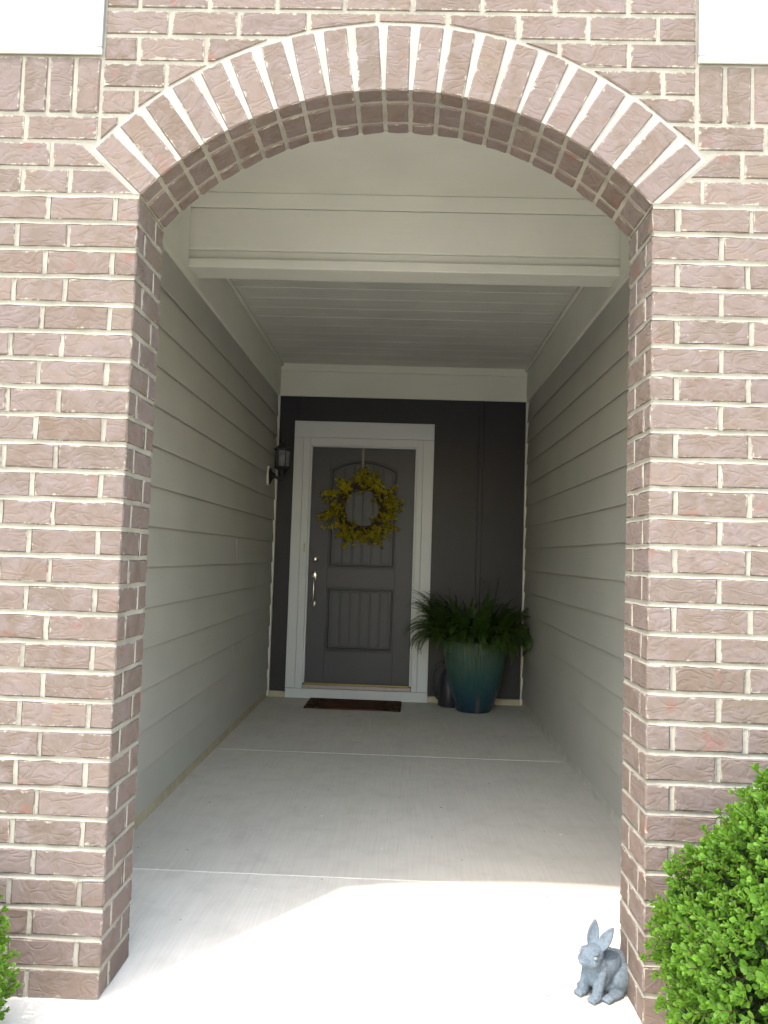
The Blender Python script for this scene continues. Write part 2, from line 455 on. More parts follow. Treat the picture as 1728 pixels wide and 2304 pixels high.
def cut_brick(poly, par, y1=.07, name='brick'):
    if len(poly) < 3 or area(poly) < 3e-4: return None
    cx = sum(p[0] for p in poly)/len(poly); cz = sum(p[1] for p in poly)/len(poly)
    if not in_frame(cx, cz): return None
    ins = []
    for p in poly:
        dx, dz = cx-p[0], cz-p[1]; l = math.hypot(dx, dz); k = min(.0055, l*.3)
        ins.append((p[0]+dx/l*k+rnd.uniform(-.0008, .0008), p[1]+dz/l*k+rnd.uniform(-.0008, .0008)))
    n_ = len(poly)
    v = [(p[0], rnd.uniform(-.0006, .0003), p[1]) for p in ins] + [(p[0], .0028, p[1]) for p in poly] + [(p[0], y1, p[1]) for p in poly]
    f = [tuple(range(n_))] + [(i, (i+1) % n_, n_+(i+1) % n_, n_+i) for i in range(n_)] + [(n_+i, n_+(i+1) % n_, 2*n_+(i+1) % n_, 2*n_+i) for i in range(n_)] + [tuple(range(3*n_-1, 2*n_-1, -1))]
    return solid(name, v, f, M['brick'], par)
D1 = .060
jv, jf = {'l': [], 'r': []}, {'l': [], 'r': []}
def joint(key, p0, p1, cross, nrm, half=J/2+.0010):
    """concave tooled mortar joint from p0 to p1; nrm points out of the wall"""
    p0, p1, cross, nrm = Vector(p0), Vector(p1), Vector(cross), Vector(nrm)
    ln = (p1-p0).length; n_ = max(1, int(ln/.035)); V, F = jv[key], jf[key]; o_ = len(V)
    pr = ((-1, .0004), (-.62, .0026), (-.15, .0037), (.3, .0034), (.68, .0020), (1, .0002))
    for k in range(n_+1):
        c_ = p0.lerp(p1, k/n_); ja, jb = rnd.gauss(0, .0011), rnd.gauss(0, .0011); dd = rnd.uniform(-.0003, .0004)
        for t, d_ in pr:
            w_ = half*t + (ja if t < 0 else jb)*abs(t)
            V.append(c_ + cross*w_ - nrm*(d_+dd*(1-abs(t))))
    for k in range(n_):
        for q in range(5): F.append((o_+6*k+q, o_+6*k+q+1, o_+6*k+6+q+1, o_+6*k+6+q))
# piers: courses 0..27, corner bricks turn into the opening
for k in range(28):
    z0, z1 = k*C + J/2, (k+1)*C - J/2
    if k == 0: z0 = .002
    if k % 2 == 0:
        brick(-.973, XL, 0, D1, z0, z1, pl_); brick(XL-D1, XL, D1+J*.8, T, z0, z1, pl_)
        brick(-1.124, -.9835, 0, D1, z0, z1, pl_); e = -1.1345
        brick(XR, .9045, 0, D1, z0, z1, pr_); brick(XR, XR+D1, D1-.006+J*.8, T, z0, z1, pr_)
        s_ = .9155
    else:
        brick(-.838, XL, 0, .153, z0, z1, pl_); brick(XL-D1, XL, .163, T, z0, z1, pl_)
        brick(-1.0365, -.8485, 0, D1, z0, z1, pl_); e = -1.047
        brick(XR, .7805, 0, .146, z0, z1, pr_); brick(XR, XR+D1, .156, T, z0, z1, pr_)
        s_ = .7915
    while e > XW0+.2:
        jj = rnd.uniform(-.006, .006); brick(e-.193+jj, e, 0, D1, z0, z1, pl_); e -= .2035-jj
    while s_ < XW1-.2:
        jj = rnd.uniform(-.006, .006); brick(s_, s_+.193+jj, 0, D1, z0, z1, pr_); s_ += .2035+jj
for k in range(1, 29):
    z = k*C
    joint('l', (-1.5, 0, z), (XL-.001, 0, z), (0, 0, 1), (0, -1, 0)); joint('r', (XR+.001, 0, z), (1.35, 0, z), (0, 0, 1), (0, -1, 0))
    if k < 28: joint('l', (XL, .001, z), (XL, T-.001, z), (0, 0, 1), (1, 0, 0)); joint('r', (XR, .001, z), (XR, T-.001, z), (0, 0, 1), (-1, 0, 0))
for k in range(28):
    z0, z1 = k*C+J/2-.001, (k+1)*C-J/2+.001; ya, yb = (D1+J*.4, D1-.006+J*.4) if k % 2 == 0 else (.158, .151)
    joint('l', (XL, ya, z0), (XL, ya, z1), (0, 1, 0), (1, 0, 0), .0056); joint('r', (XR, yb, z0), (XR, yb, z1), (0, 1, 0), (-1, 0, 0), .0056)
for key, par in (('l', pl_), ('r', pr_)):
    o = link('tooled_joints', mesh('tooled_joints', jv[key], jf[key], M['mortar'], None, True), par, (0, 0, 0)); tag(o, kind='stuff')
# shoulder courses 28..30, cut by the skewback and ended at the straight joint
def skew(poly, side):
    nx, nz = (-math.cos(TH), -math.sin(TH)) if side < 0 else (math.cos(TH), -math.sin(TH))
    # keep the outer side of the radial springing line
    d = nx*XM + nz*ZCTR + .007
    return clip(poly, nx, nz, d)
def outside_arch(poly):
    for it in range(2):
        if len(poly) < 3: return []
        cx = sum(p[0] for p in poly)/len(poly); cz = sum(p[1] for p in poly)/len(poly)
        l = math.hypot(cx-XM, cz-ZCTR); nx, nz = (cx-XM)/l, (cz-ZCTR)/l
        poly = clip(poly, nx, nz, nx*XM + nz*ZCTR + RE + .009)
    return poly
rect = lambda x0, x1, z0, z1: [(x0, z0), (x1, z0), (x1, z1), (x0, z1)]
LJ, RJ = -.905, .838
for k, lj, rj in ((28, [-1.5313, -1.3278, -1.1243, -.9835, -.70], [.60, .856, 1.0595, 1.263, 1.4665]),
                  (29, [-1.449, -1.2455, -1.042, -.70], [.60, .969, 1.1725, 1.376]),
                  (30, [-1.5313, -1.3278, -1.1243, LJ], [RJ, 1.035, 1.2385, 1.442])):
    z0, z1 = k*C + J/2, (k+1)*C - J/2
    for i in range(len(lj)-1): cut_brick(skew(rect(lj[i]+J/2, lj[i+1]-J/2, z0, z1), -1) if k < 30 else rect(lj[i]+J/2, lj[i+1]-J/2, z0, z1), spand)
    for i in range(len(rj)-1): cut_brick(skew(rect(rj[i]+J/2, rj[i+1]-J/2, z0, z1), 1) if k < 30 else rect(rj[i]+J/2, rj[i+1]-J/2, z0, z1), spand)
    for x in (-2.7, -2.4965, -2.293, -2.0895, -1.886, -1.6825): spare.append((x-.05*(k % 2), x+.193-.05*(k % 2), 0, D1, z0, z1))
    for x in (1.48, 1.6835, 1.887, 2.0905, 2.294, 2.4975): spare.append((x+.05*(k % 2), x+.193+.05*(k % 2), 0, D1, z0, z1))
# panel above the arch, between the two straight joints
panel = {29: [LJ, -.70], 30: [LJ, -.845, -.60], 31: [LJ, -.799, -.595], 32: [LJ, -.713, -.51], 33: [LJ, -.799, -.598, -.39, -.19],
         34: [LJ, -.709, -.505, -.298, -.095, .111, .319, .522, .724, RJ], 35: [LJ, -.802, -.594, -.393, -.193, .007, .212, .423, .636, RJ]}
panel_r = {29: [.60, RJ], 30: [.50, RJ], 31: [.44, .66, RJ], 32: [.33, .536, .740, RJ], 33: [.03, .235, .439, .641, RJ]}
for k in range(29, 36):
    z0, z1 = k*C + J/2, (k+1)*C - J/2
    for js in (panel[k], panel_r.get(k, [])):
        for i in range(len(js)-1):
            cut_brick(outside_arch(rect(js[i]+J/2, js[i+1]-J/2, z0, z1)), spand)
for k in range(36, 42):
    x = LJ + J/2 - .1*(k % 2)
    while x < RJ-.02:
        spare.append((max(x, LJ+J/2), min(x+.193, RJ-J/2), 0, D1, k*C+J/2, (k+1)*C-J/2)); x += .2035
# soldier courses under the white boards
for x0, x1, st in ((LJ, XW0, -1), (RJ, XW1, 1)):
    x = x0 + st*J/2
    while abs(x - x1) > .1:
        a, b2 = sorted((x, x+st*.0675))
        br = brick(a, b2, 0, D1, 31*C+J/2, 2.694, spand)
        if br: br.name = 'soldier_brick'
        x += st*.0785
# voussoirs and soffit bricks
NV = 21
for k in range(NV):
    a = -TH + 2*TH*(k+.5)/NV
    ux, uz = math.sin(a), math.cos(a)
    def put(nm, w_, r0, r1, y0, y1):
        rc = (r0+r1)/2 + rnd.uniform(-.0012, .0012)
        o = link(nm, brick_mesh(w_, y1-y0, r1-r0, rnd.randrange(4)), arch, (XM+rc*ux, (y0+y1)/2+rnd.uniform(-.001, .0004), ZCTR+rc*uz))
        o.rotation_euler = (rnd.uniform(-.004, .004), a+rnd.uniform(-.008, .008), rnd.uniform(-.003, .003))
    put('arch_brick', .0685, RI, RE, 0, .061)
    put('soffit_brick', .0685, RI, RI+.06, .0715, .173)
    put('soffit_brick', .0685, RI, RI+.06, .1835, T)
# brickwork beyond the picture, one part
v_, f_ = [], []
for bx in spare:
    if bx[0] < XW0 or bx[1] > XW1: continue
    a, q = box_data(*bx); o_ = len(v_); v_ += a; f_ += [tuple(i+o_ for i in t) for t in q]
rest = link('outer_brickwork', mesh('outer_brickwork', v_, f_, M['brick']), wall); tag(rest, kind='stuff')

# white boards above the soldier courses
def white_board(x0, x1, inner, label):
    t = thing('trim_board', label, 'trim board', ((x0+x1)/2, 0, 2.70), 'white boards above the soldier bricks')
    box('face_board', x0, x1, -.006, -.001, 2.722, ZTOP, M['white'], t)
    box('drip_edge', x0, x1, -.010, -.0005, 2.700, 2.7195, M['trim_x'], t, .002)
    e0, e1 = (x1-.018, x1) if inner > 0 else (x0, x0+.018)
    box('edge_strip', e0, e1, -.0095, -.0062, 2.7215, ZTOP, M['white'], t, .001)
white_board(XW0, LJ-.0005, 1, 'white painted board above soldier bricks, left of the arch')
white_board(RJ+.0005, XW1, -1, 'white painted board above soldier bricks, right of the arch')

# ------------------------------------------------------------------ porch walls
def siding_wall(side, label):
    x = PL if side < 0 else PR
    s = 1 if side < 0 else -1                                   # towards the porch
    t = thing('siding_wall', label, 'wall', (x, 2.4, 0), 'lap siding walls of the porch')
    box('sheathing', min(x-s*.14, x-s*.012), max(x-s*.14, x-s*.012), T+.002, YD+.14, -.14, 3.2, M['trim_z'], t)
    fm = M['tan'] if side < 0 else M['greyfound']
    a, b_ = sorted((x-s*.010, x+s*.004)); box('foundation_strip', a, b_, T+.004, YD-.02, -.01, .062, fm, t, .003)
    for k in range(14):
        z0 = .0638 + .1838*k; z1 = min(z0 + .1838 + .012, ZF+.03)
        spans = [(T+.004, YD-.034)]
        if side < 0 and k in (2, 6): spans = [(T+.004, 3.145 if k == 6 else 3.17), (3.149 if k == 6 else 3.174, YD-.034)]
        for ya, yb in spans:
            xb0, xb1, xt0, xt1 = x+s*.0145, x+s*.0090, x+s*.0005, x-s*.0055
            v = [(xb1, ya, z0), (xb0, ya, z0), (xt0, ya, z1), (xt1, ya, z1), (xb1, yb, z0), (xb0, yb, z0), (xt0, yb, z1), (xt1, yb, z1)]
            f = [(0,1,2,3), (7,6,5,4), (0,4,5,1), (1,5,6,2), (2,6,7,3), (3,7,4,0)]
            solid('siding_board', v, f, M['siding'], t, bev=.0012)
        if len(spans) == 2:
            yy = spans[0][1]; a, b_ = sorted((x+s*.001, x+s*.0078)); box('caulk_joint', a, b_, yy+.0002, yy+.0038, z0+.002, z0+.17, M['siding'], t)
    a, b_ = sorted((x-s*.011, x+s*.019))
    box('frieze_board', a, b_, T+.004, 1.660, ZF, 3.12, M['trim_y'], t, .002)
    box('frieze_board', a, b_, 1.6605, 1.860, ZF, 2.6915, M['trim_y'], t)
    box('frieze_board', a, b_, 1.8605, YD-.006, ZF, ZC+.05, M['trim_y'], t, .002)
    a, b_ = sorted((x+s*.0192, x+s*.042)); box('cove_strip', a, b_, 1.90, YD-.022, ZC-.03, ZC-.0005, M['trim_y'], t, .006)
    return t
siding_wall(-1, 'greige lap siding wall along the left of the porch')
siding_wall(1, 'greige lap siding wall along the right of the porch')

rear = thing('rear_wall', 'dark charcoal board and batten wall around the front door', 'wall', ((PL+PR)/2, YD, 0))
box('sheathing', PL-.01, PR+.01, YD+.022, YD+.14, -.14, 3.2, M['charcoal'], rear)
edges = [PL+.002, -.93, -.174, .678, PR-.002]
for x0, x1, z0 in ((edges[0], edges[1], .052), (edges[1], edges[2], 2.26), (edges[2], edges[3], 2.26), (.16, edges[3], .052), (edges[3], edges[4], .052)):
    z1 = ZF+.02 if x0 != .16 else 2.2585
    box('wall_panel', x0+.001, x1-.001, YD, YD+.02, z0, z1, M['charcoal'], rear)
for x in edges[1:4]: box('batten', x-.021, x+.021, YD-.013, YD-.0004, (.055 if x > .5 else 2.4235), ZF-.001, M['charcoal'], rear, .003)
box('foundation_strip', PL+.004, PR-.004, YD-.004, YD+.02, -.01, .050, M['tan'], rear, .002)
for s, x in ((1, PL), (-1, PR)):
    a, b_ = sorted((x-s*.006, x+s*.0225)); box('corner_trim', a, b_, YD-.032, YD-.0008, .012, ZF-.001, M['trim_z'], rear, .003)
box('frieze_board', PL+.0195, PR-.0195, YD-.018, YD-.0005, ZF, 2.868, M['trim_x'], rear, .002)
box('frieze_strip', PL+.0195, PR-.0195, YD-.022, YD-.0005, 2.8695, ZC-.0004, M['trim_x'], rear, .002)

ceil = thing('porch_ceiling', 'wood grain panelled porch ceiling behind the cross beam', 'ceiling', ((PL+PR)/2, 3.2, ZC))
NB_ = 14
for i in range(NB_):
    y0 = 1.862 + (YD+.02-1.862)*i/NB_; y1 = 1.862 + (YD+.02-1.862)*(i+1)/NB_
    box('ceiling_board', PL+.0, PR-.0, y0+.0012, y1-.0012, ZC+rnd.uniform(0, .0012), ZC+.0122, M['ceiling'], ceil, .003)
box('backing', PL-.14, PR+.14, 1.86, YD+.14, ZC+.0125, ZC+.16, M['ceiling'], ceil)
fc = thing('entry_ceiling', 'cream flat ceiling between brick arch and cross beam', 'ceiling', ((PL+PR)/2, 1.0, 3.085))
box('ceiling_panel', PL+.020, PR-.020, T, 1.679, 3.085, 3.10, M['trim_x'], fc)
box('backing', PL-.14, PR+.14, T, 1.86, 3.1205, 3.25, M['trim_x'], fc)

beam = thing('cross_beam', 'cream boxed beam crossing the porch behind the arch', 'beam', ((PL+PR)/2, 1.75, 2.695))
BX0, BX1 = PL-.008, PR+.008
box('core', BX0, BX1, 1.72, 1.858, 2.70, 3.115, M['trim_x'], beam)
box('face_board', BX0, BX1, 1.683, 1.7195, 2.790, 3.006, M['trim_x'], beam, .003)
solid('crown_strip', [(BX0,1.668,3.0835),(BX1,1.668,3.0835),(BX1,1.676,3.008),(BX0,1.676,3.008),(BX0,1.719,3.0835),(BX1,1.719,3.0835),(BX1,1.719,3.008),(BX0,1.719,3.008)],
      [(0,1,2,3),(4,7,6,5),(0,4,5,1),(3,2,6,7),(0,3,7,4),(1,5,6,2)], M['trim_x'], beam, bev=.002)
box('recess_board', BX0, BX1, 1.704, 1.7195, 2.742, 2.7885, M['trim_x'], beam)
box('bottom_trim', BX0, BX1, 1.672, 1.7195, 2.692, 2.741, M['trim_x'], beam, .005, 2)

# ------------------------------------------------------------------ front door
door = thing('front_door', 'charcoal two panel front door in a wide white frame', 'door', (-.35, YD, 0))
DX0, DX1, DZ0, DZ1 = -.806, .107, .134, 2.195
yw = YD-.0135 - .001                                            # casing sits over the battens
fr = box('door_frame', -.968, -.8835, yw-.020, yw, 0.0865, 2.277, M['door_trim'], door, .003)   # outer casing, left leg
box('casing', .1725, .266, yw-.020, yw, .0865, 2.277, M['door_trim'], door, .003)
box('casing', -.968, .266, yw-.020, yw, 2.2785, 2.422, M['door_trim'], door, .003)
box('casing', -.968, .266, yw-.026, yw, .002, .085, M['door_trim'], door, .003)
fr.name = 'casing.003'
box('jamb', -.8825, -.8225, yw-.016, yw+.04, .0865, 2.277, M['door_trim'], door, .0015)
box('jamb', .1235, .1715, yw-.016, yw+.04, .0865, 2.277, M['door_trim'], door, .0015)
box('jamb', -.8215, .1225, yw-.016, yw+.04, 2.211, 2.277, M['door_trim'], door, .0015)
box('door_stop', -.8218, DX0+.002, yw-.009, yw+.04, .13, 2.2105, M['door_trim'], door, .003)
box('door_stop', DX1-.002, .1228, yw-.009, yw+.04, .13, 2.2105, M['door_trim'], door, .003)
box('door_stop', DX0+.0025, DX1-.0025, yw-.009, yw+.04, 2.197, 2.2105, M['door_trim'], door, .003)
box('threshold', -.821, .122, yw-.024, yw+.04, .0868, .121, M['threshold'], door, .004)
box('sweep_strip', DX0+.003, DX1-.003, yw-.004, yw+.02, .1215, .1335, M['brass'], door, .001)
# slab: stiles and rails, sunk panels with bead and planks
yf = yw + .010                                                  # face of the slab
DP = .018
leaf = box('door_slab', DX0+.003, DX1-.003, yf+DP, yf+.06, DZ0+.001, DZ1-.001, M['door'], door)
PX0, PX1 = -.642, -.046
LZ0, LZ1, UZ0, UZ1, UC = .411, .965, 1.134, 2.008, 2.093
box('stile', DX0+.003, PX0, yf, yf+DP, DZ0+.001, DZ1-.001, M['door'], leaf, .002)
box('stile', PX1, DX1-.003, yf, yf+DP, DZ0+.001, DZ1-.001, M['door'], leaf, .002)
box('rail', PX0, PX1, yf, yf+DP-.0003, DZ0+.001, LZ0, M['door'], leaf, .002)
box('rail', PX0, PX1, yf, yf+DP-.0003, LZ1, UZ0, M['door'], leaf, .002)
pm = (PX0+PX1)/2; ph = (PX1-PX0)/2
def arc_z(x, zs, zc, half):
    r = (half*half + (zc-zs)**2)/(2*(zc-zs))
    return zc - r + math.sqrt(max(0, r*r-(x-pm)**2))
arc = [(PX0 + (PX1-PX0)*k/16, arc_z(PX0+(PX1-PX0)*k/16, UZ1, UC, ph)) for k in range(17)]
v, f = prism(arc + [(PX1, DZ1-.001), (PX0, DZ1-.001)], yf, yf+DP-.0003)
solid('rail', v, f, M['door'], leaf)
def bead(x0, x1, z0, zs, zc, rad):
    pts = [(x0, z0), (x1, z0), (x1, zs)]
    if zc > zs: pts += [(x1 + (x0-x1)*k/12, arc_z(x1+(x0-x1)*k/12, zs, zc, (x1-x0)/2)) for k in range(1, 12)]
    pts += [(x0, zs)]
    # mitred half-round frame
    n_ = len(pts); v, f = [], []
    prof = [(0, DP), (.001, DP-.009), (.005, DP-.0145), (.011, DP-.0150), (.016, DP-.010), (.018, DP)]
    cx, cz = (x0+x1)/2, (z0+zs)/2
    for i, p in enumerate(pts):
        a, b_ = pts[i-1], pts[(i+1) % n_]
        e1 = Vector((p[0]-a[0], p[1]-a[1])).normalized(); e2 = Vector((b_[0]-p[0], b_[1]-p[1])).normalized()
        n1, n2 = Vector((-e1.y, e1.x)), Vector((-e2.y, e2.x))
        bis = (n1+n2).normalized(); k = 1/max(.3, bis.dot(n1))
        for u, yv in prof: v.append((p[0]+bis.x*u*k, yf+yv, p[1]+bis.y*u*k))
    m_ = len(prof)
    for i in range(n_):
        for q in range(m_-1):
            j = (i+1) % n_; f.append((i*m_+q, j*m_+q, j*m_+q+1, i*m_+q+1))
    return solid('panel_moulding', v, f, M['door'], leaf)
bead(PX0+.012, PX1-.012, LZ0+.012, LZ1-.012, LZ1-.012, .01)
bead(PX0+.012, PX1-.012, UZ0+.012, UZ1-.012, UC-.012, .01)
gx = [PX0+.042] + [-.514+.0857*k for k in range(5)] + [PX1-.042]
for i in range(6):
    a, b_ = gx[i]+.0062, gx[i+1]-.0062
    box('plank', a, b_, yf+.0055, yf+DP-.0003, LZ0+.042, LZ1-.042, M['door'], leaf, .0025)
    za, zb = (arc_z(x, UZ1-.042, UC-.042, ph-.042) for x in (a, b_))
    v, f = prism([(a, UZ0+.042), (b_, UZ0+.042), (b_, zb), ((a+b_)/2, arc_z((a+b_)/2, UZ1-.042, UC-.042, ph-.042)), (a, za)], yf+.0055, yf+DP-.0003)
    solid('plank', v, f, M['door'], leaf, bev=.0025)
# hardware
def disc_y(name, cx, cz, rx, rz, y0, dome, m, par, n=24):
    v, f = [], []
    for rr, yy_ in ((1, 0), (1, -.004), (.9, -.004-dome*.35), (.6, -.004-dome*.8), (.25, -.004-dome)):
        for k in range(n):
            a = 2*math.pi*k/n; v.append((cx+rx*rr*math.cos(a), y0+yy_, cz+rz*rr*math.sin(a)))
    for j in range(4):
        for k in range(n): f.append((j*n+k, j*n+(k+1) % n, (j+1)*n+(k+1) % n, (j+1)*n+k))
    f.append(tuple(range(4*n, 5*n)))
    return solid(name, v, f, m, par, smooth=True)
db = disc_y('deadbolt', -.751, 1.205, .028, .028, yf-.0005, .012, M['nickel'], door)
box('key_slot', -.7525, -.7495, yf-.0185, yf-.0150, 1.199, 1.212, M['dark_plastic'], db)
hd = disc_y('door_handle', -.750, 1.060, .0285, .046, yf-.0005, .010, M['nickel'], door)
box('keyhole', -.757, -.743, yf-.0165, yf-.0125, 1.046, 1.052, M['dark_plastic'], hd)
v, f = tube_data([(-.750, yf-.010, 1.045), (-.750, yf-.032, 1.032), (-.749, yf-.045, 1.015), (-.748, yf-.052, .96), (-.747, yf-.052, .90), (-.746, yf-.046, .855), (-.745, yf-.030, .832), (-.745, yf-.008, .822)],
                 [.006, .007, .008, .0095, .009, .008, .007, .006], 10)
solid('grip', v, f, M['nickel'], hd, smooth=True)
disc_y('lower_plate', -.745, .818, .019, .029, yf-.0005, .007, M['nickel'], hd)
st = box('door_label', -.853, -.840, yw-.0175, yw-.0162, 1.268, 1.346, plain_mat('paper_label', (.50, .42, .27), .7, .2), door)
for k in range(5): box('print_line', -.8505, -.8425, yw-.0182, yw-.0176, 1.277+.013*k, 1.280+.013*k, M['dark_plastic'], st)

# ------------------------------------------------------------------ doormat
def mat_material():
    s = N('doormat_pile'); v = s.coord('Object'); a = s.noise(v, 7, 4, .6, 1.2); b = s.noise(v, 240, 2, .7); c_ = s.noise(v, 14, 3, .6, 1)
    sx = s.n('SeparateXYZ'); s.l(v, sx.inputs[0])
    far = s.step(s.math('ABSOLUTE', sx.outputs[0]), .16, .30)
    cc = s.mix(s.step(a, .4, .6), (.13, .055, .035), (.085, .034, .026))
    cc = s.mix(s.math('MULTIPLY', far, s.step(c_, .48, .56)), cc, (.016, .013, .010))
    cc = s.mix(s.math('MULTIPLY', s.math('MULTIPLY', far, s.step(a, .56, .62)), .7), cc, (.14, .11, .05))
    cc = s.mix(s.math('MULTIPLY', s.step(b, .4, .7), .5), cc, (.05, .025, .018))
    return s.done(cc, .98, s.bump(b, .8, .004), .05)
v, f = box_data(-.395, .395, -.215, .215, 0, .010)
bm = bevelled(v, f, .004); me = bpy.data.meshes.new('doormat'); bm.to_mesh(me); bm.free(); me.materials.append(mat_material())
mt = link('doormat', me, None, (-.352, 4.388, .0005), (0, 0, R(-.8)))
tag(mt, 'thin brown patterned doormat lying before the front door', 'doormat')

# ------------------------------------------------------------------ wall lantern
LY, LX = 4.205, -1.0
lan = thing('wall_lantern', 'black carriage lantern with frosted panes on the left siding', 'lantern', (PL+.01, LY, 1.80))
xw = PL+.0100
v, f = lathe_data([(.080, 0), (.080, .010), (.075, .0175)], 20)
bl = solid('mounting_block', [(xw+z, LY+x*.55, 1.885+y) for x, y, z in v], f, M['trim_z'], lan)
v, f = lathe_data([(.070, .0185), (.070, .024), (.055, .034), (.030, .044), (.018, .062), (.010, .07)], 20)
solid('back_plate', [(xw+z, LY+x*.72, 1.885+y) for x, y, z in v], f, M['black_metal'], lan, smooth=True)
v, f = tube_data([(xw+.06, LY, 1.885), (xw+.085, LY, 1.866), (LX-.015, LY, 1.858), (LX, LY, 1.866), (LX, LY, 1.885)], [.011, .010, .009, .009, .010], 10)
solid('arm', v, f, M['black_metal'], lan, smooth=True)
v, f = lathe_data([(.010, 1.872), (.014, 1.89), (.030, 1.925), (.050, 1.944), (.064, 1.950), (.068, 1.956), (.066, 1.964)], 6, LX, LY)
cage = solid('lantern_base', v, f, M['black_metal'], lan)
v, f = lathe_data([(.060, 2.094), (.073, 2.100), (.075, 2.110), (.068, 2.118), (.050, 2.134), (.040, 2.137), (.036, 2.150), (.020, 2.160), (.008, 2.166), (.010, 2.178), (.006, 2.186), (.007, 2.20), (.003, 2.212), (.002, 2.25)], 6, LX, LY)
solid('lantern_roof', v, f, M['black_metal'], lan)
gm = N('frosted_pane'); gm.done((.42, .45, .50), .25, None, .5); gm.b.inputs['Transmission Weight'].default_value = .75
for k in range(6):
    a0, a1 = R(60*k), R(60*(k+1)); r = .060
    p0 = Vector((LX+r*math.cos(a0), LY+r*math.sin(a0), 0)); p1 = Vector((LX+r*math.cos(a1), LY+r*math.sin(a1), 0))
    v, f = tube_data([p0+Vector((0, 0, 1.962)), p0+Vector((0, 0, 2.098))], .0045, 6)
    solid('post', v, f, M['black_metal'], lan)
    q0, q1 = p0*.96+p1*.04, p0*.04+p1*.96; ctr = Vector((LX, LY, 0)); e0, e1 = (ctr-q0).normalized()*.0025, (ctr-q1).normalized()*.0025
    v = [(p.x, p.y, z) for z in (1.9645, 2.0935) for p in (q0, q1, q1+e1, q0+e0)]
    solid('pane', v, box_data(0,1,0,1,0,1)[1], gm.m, lan)
v, f = lathe_data([(.008, 1.965), (.009, 1.985), (.014, 1.995), (.022, 2.015), (.024, 2.035), (.018, 2.052), (.006, 2.062)], 14, LX, LY)
solid('bulb', v, f, M['white_plastic'], lan, smooth=True)

# ------------------------------------------------------------------ wreath on its hanger
hx = -.357
hng = thing('wreath_hanger', 'grey metal strip hooked over the door holding the wreath', 'hanger', (hx, yf-.004, 1.92))
box('strap', hx-.0105, hx+.0105, yf-.0035, yf-.0012, 1.955, 2.1945, M['steel'], hng, .0005)
v, f = tube_data([(hx, yf-.003, 1.958), (hx, yf-.012, 1.945), (hx, yf-.03, 1.945), (hx, yf-.035, 1.965)], .004, 6)
solid('hook', v, f, M['steel'], hng, smooth=True)
WC = Vector((-.352, yf-.038, 1.663))
wr = thing('forsythia_wreath', 'yellow forsythia wreath of twigs hanging on the charcoal door', 'wreath', WC)
rn = random.Random(21)
parts = []
for q in range(16):
    ph0, r0, amp, fr_ = rn.uniform(0, 6.28), rn.uniform(.165, .215), rn.uniform(.008, .022), rn.choice([2, 3, 4, 5])
    pts = []
    for k in range(41):
        a = 2*math.pi*k/40
        rr = r0 + amp*math.sin(fr_*a+ph0); yy_ = .020*math.cos(fr_*a+ph0*1.7)
        pts.append((WC.x+rr*math.cos(a), WC.y+yy_, WC.z+rr*math.sin(a)))
    parts.append(tube_data(pts, rn.uniform(.0022, .0045), 5, False))
v, f = cat_data(*parts); solid('twig_ring', v, f, M['twig'], wr, loc=WC, smooth=True)
def flower_sprig(seed, L=.16):
    rn = random.Random(seed); v, f, mi = [], [], []
    pts = [Vector((0, 0, 0))]
    d = Vector((0, 0, 1))
    for k in range(6):
        d = (d + Vector((rn.uniform(-.25, .25), rn.uniform(-.22, .1), 0))).normalized(); pts.append(pts[-1]+d*L/6)
    a, q = tube_data(pts, [.0022, .002, .0018, .0016, .0014, .0012, .001], 4); v += a; f += q; mi += [0]*len(q)
    def petal(p, n_, u, ln, wd, m_):
        s_ = n_.cross(u).normalized(); o = len(v)
        v.extend([p, p+u*ln*.55+s_*wd+n_*ln*.25, p+u*ln+n_*ln*.38, p+u*ln*.55-s_*wd+n_*ln*.25])
        f.append((o, o+1, o+2, o+3)); mi.append(m_)
    for k in range(17):
        t = rn.uniform(.15, 1.0)*6; i = min(5, int(t)); p = pts[i].lerp(pts[i+1], t-i)
        n_ = Vector((rn.gauss(0, 1), rn.gauss(-.7, .8), rn.gauss(.2, .7))).normalized()
        p = p + n_*rn.uniform(.006, .018); u0 = n_.orthogonal().normalized(); ang = rn.uniform(0, 3)
        u0 = Matrix.Rotation(ang, 3, n_) @ u0
        for e in range(4):
            u = Matrix.Rotation(e*math.pi/2+rn.uniform(-.25, .25), 3, n_) @ u0
            petal(p, n_, u, rn.uniform(.015, .022), .0052, 1)
    for k in range(4):
        t = rn.uniform(.05, .8)*6; i = min(5, int(t)); p = pts[i].lerp(pts[i+1], t-i)
        n_ = Vector((rn.gauss(0, 1), rn.gauss(-.3, .6), rn.gauss(0, .6))).normalized(); u = n_.orthogonal().normalized()
        petal(p, n_, u, rn.uniform(.018, .028), .007, 2)
    me = mesh('flower_sprig', v, f, [M['twig'], M['petal'], M['wreath_leaf']], mi)
    return me
sprigs = [flower_sprig(100+i) for i in range(8)]
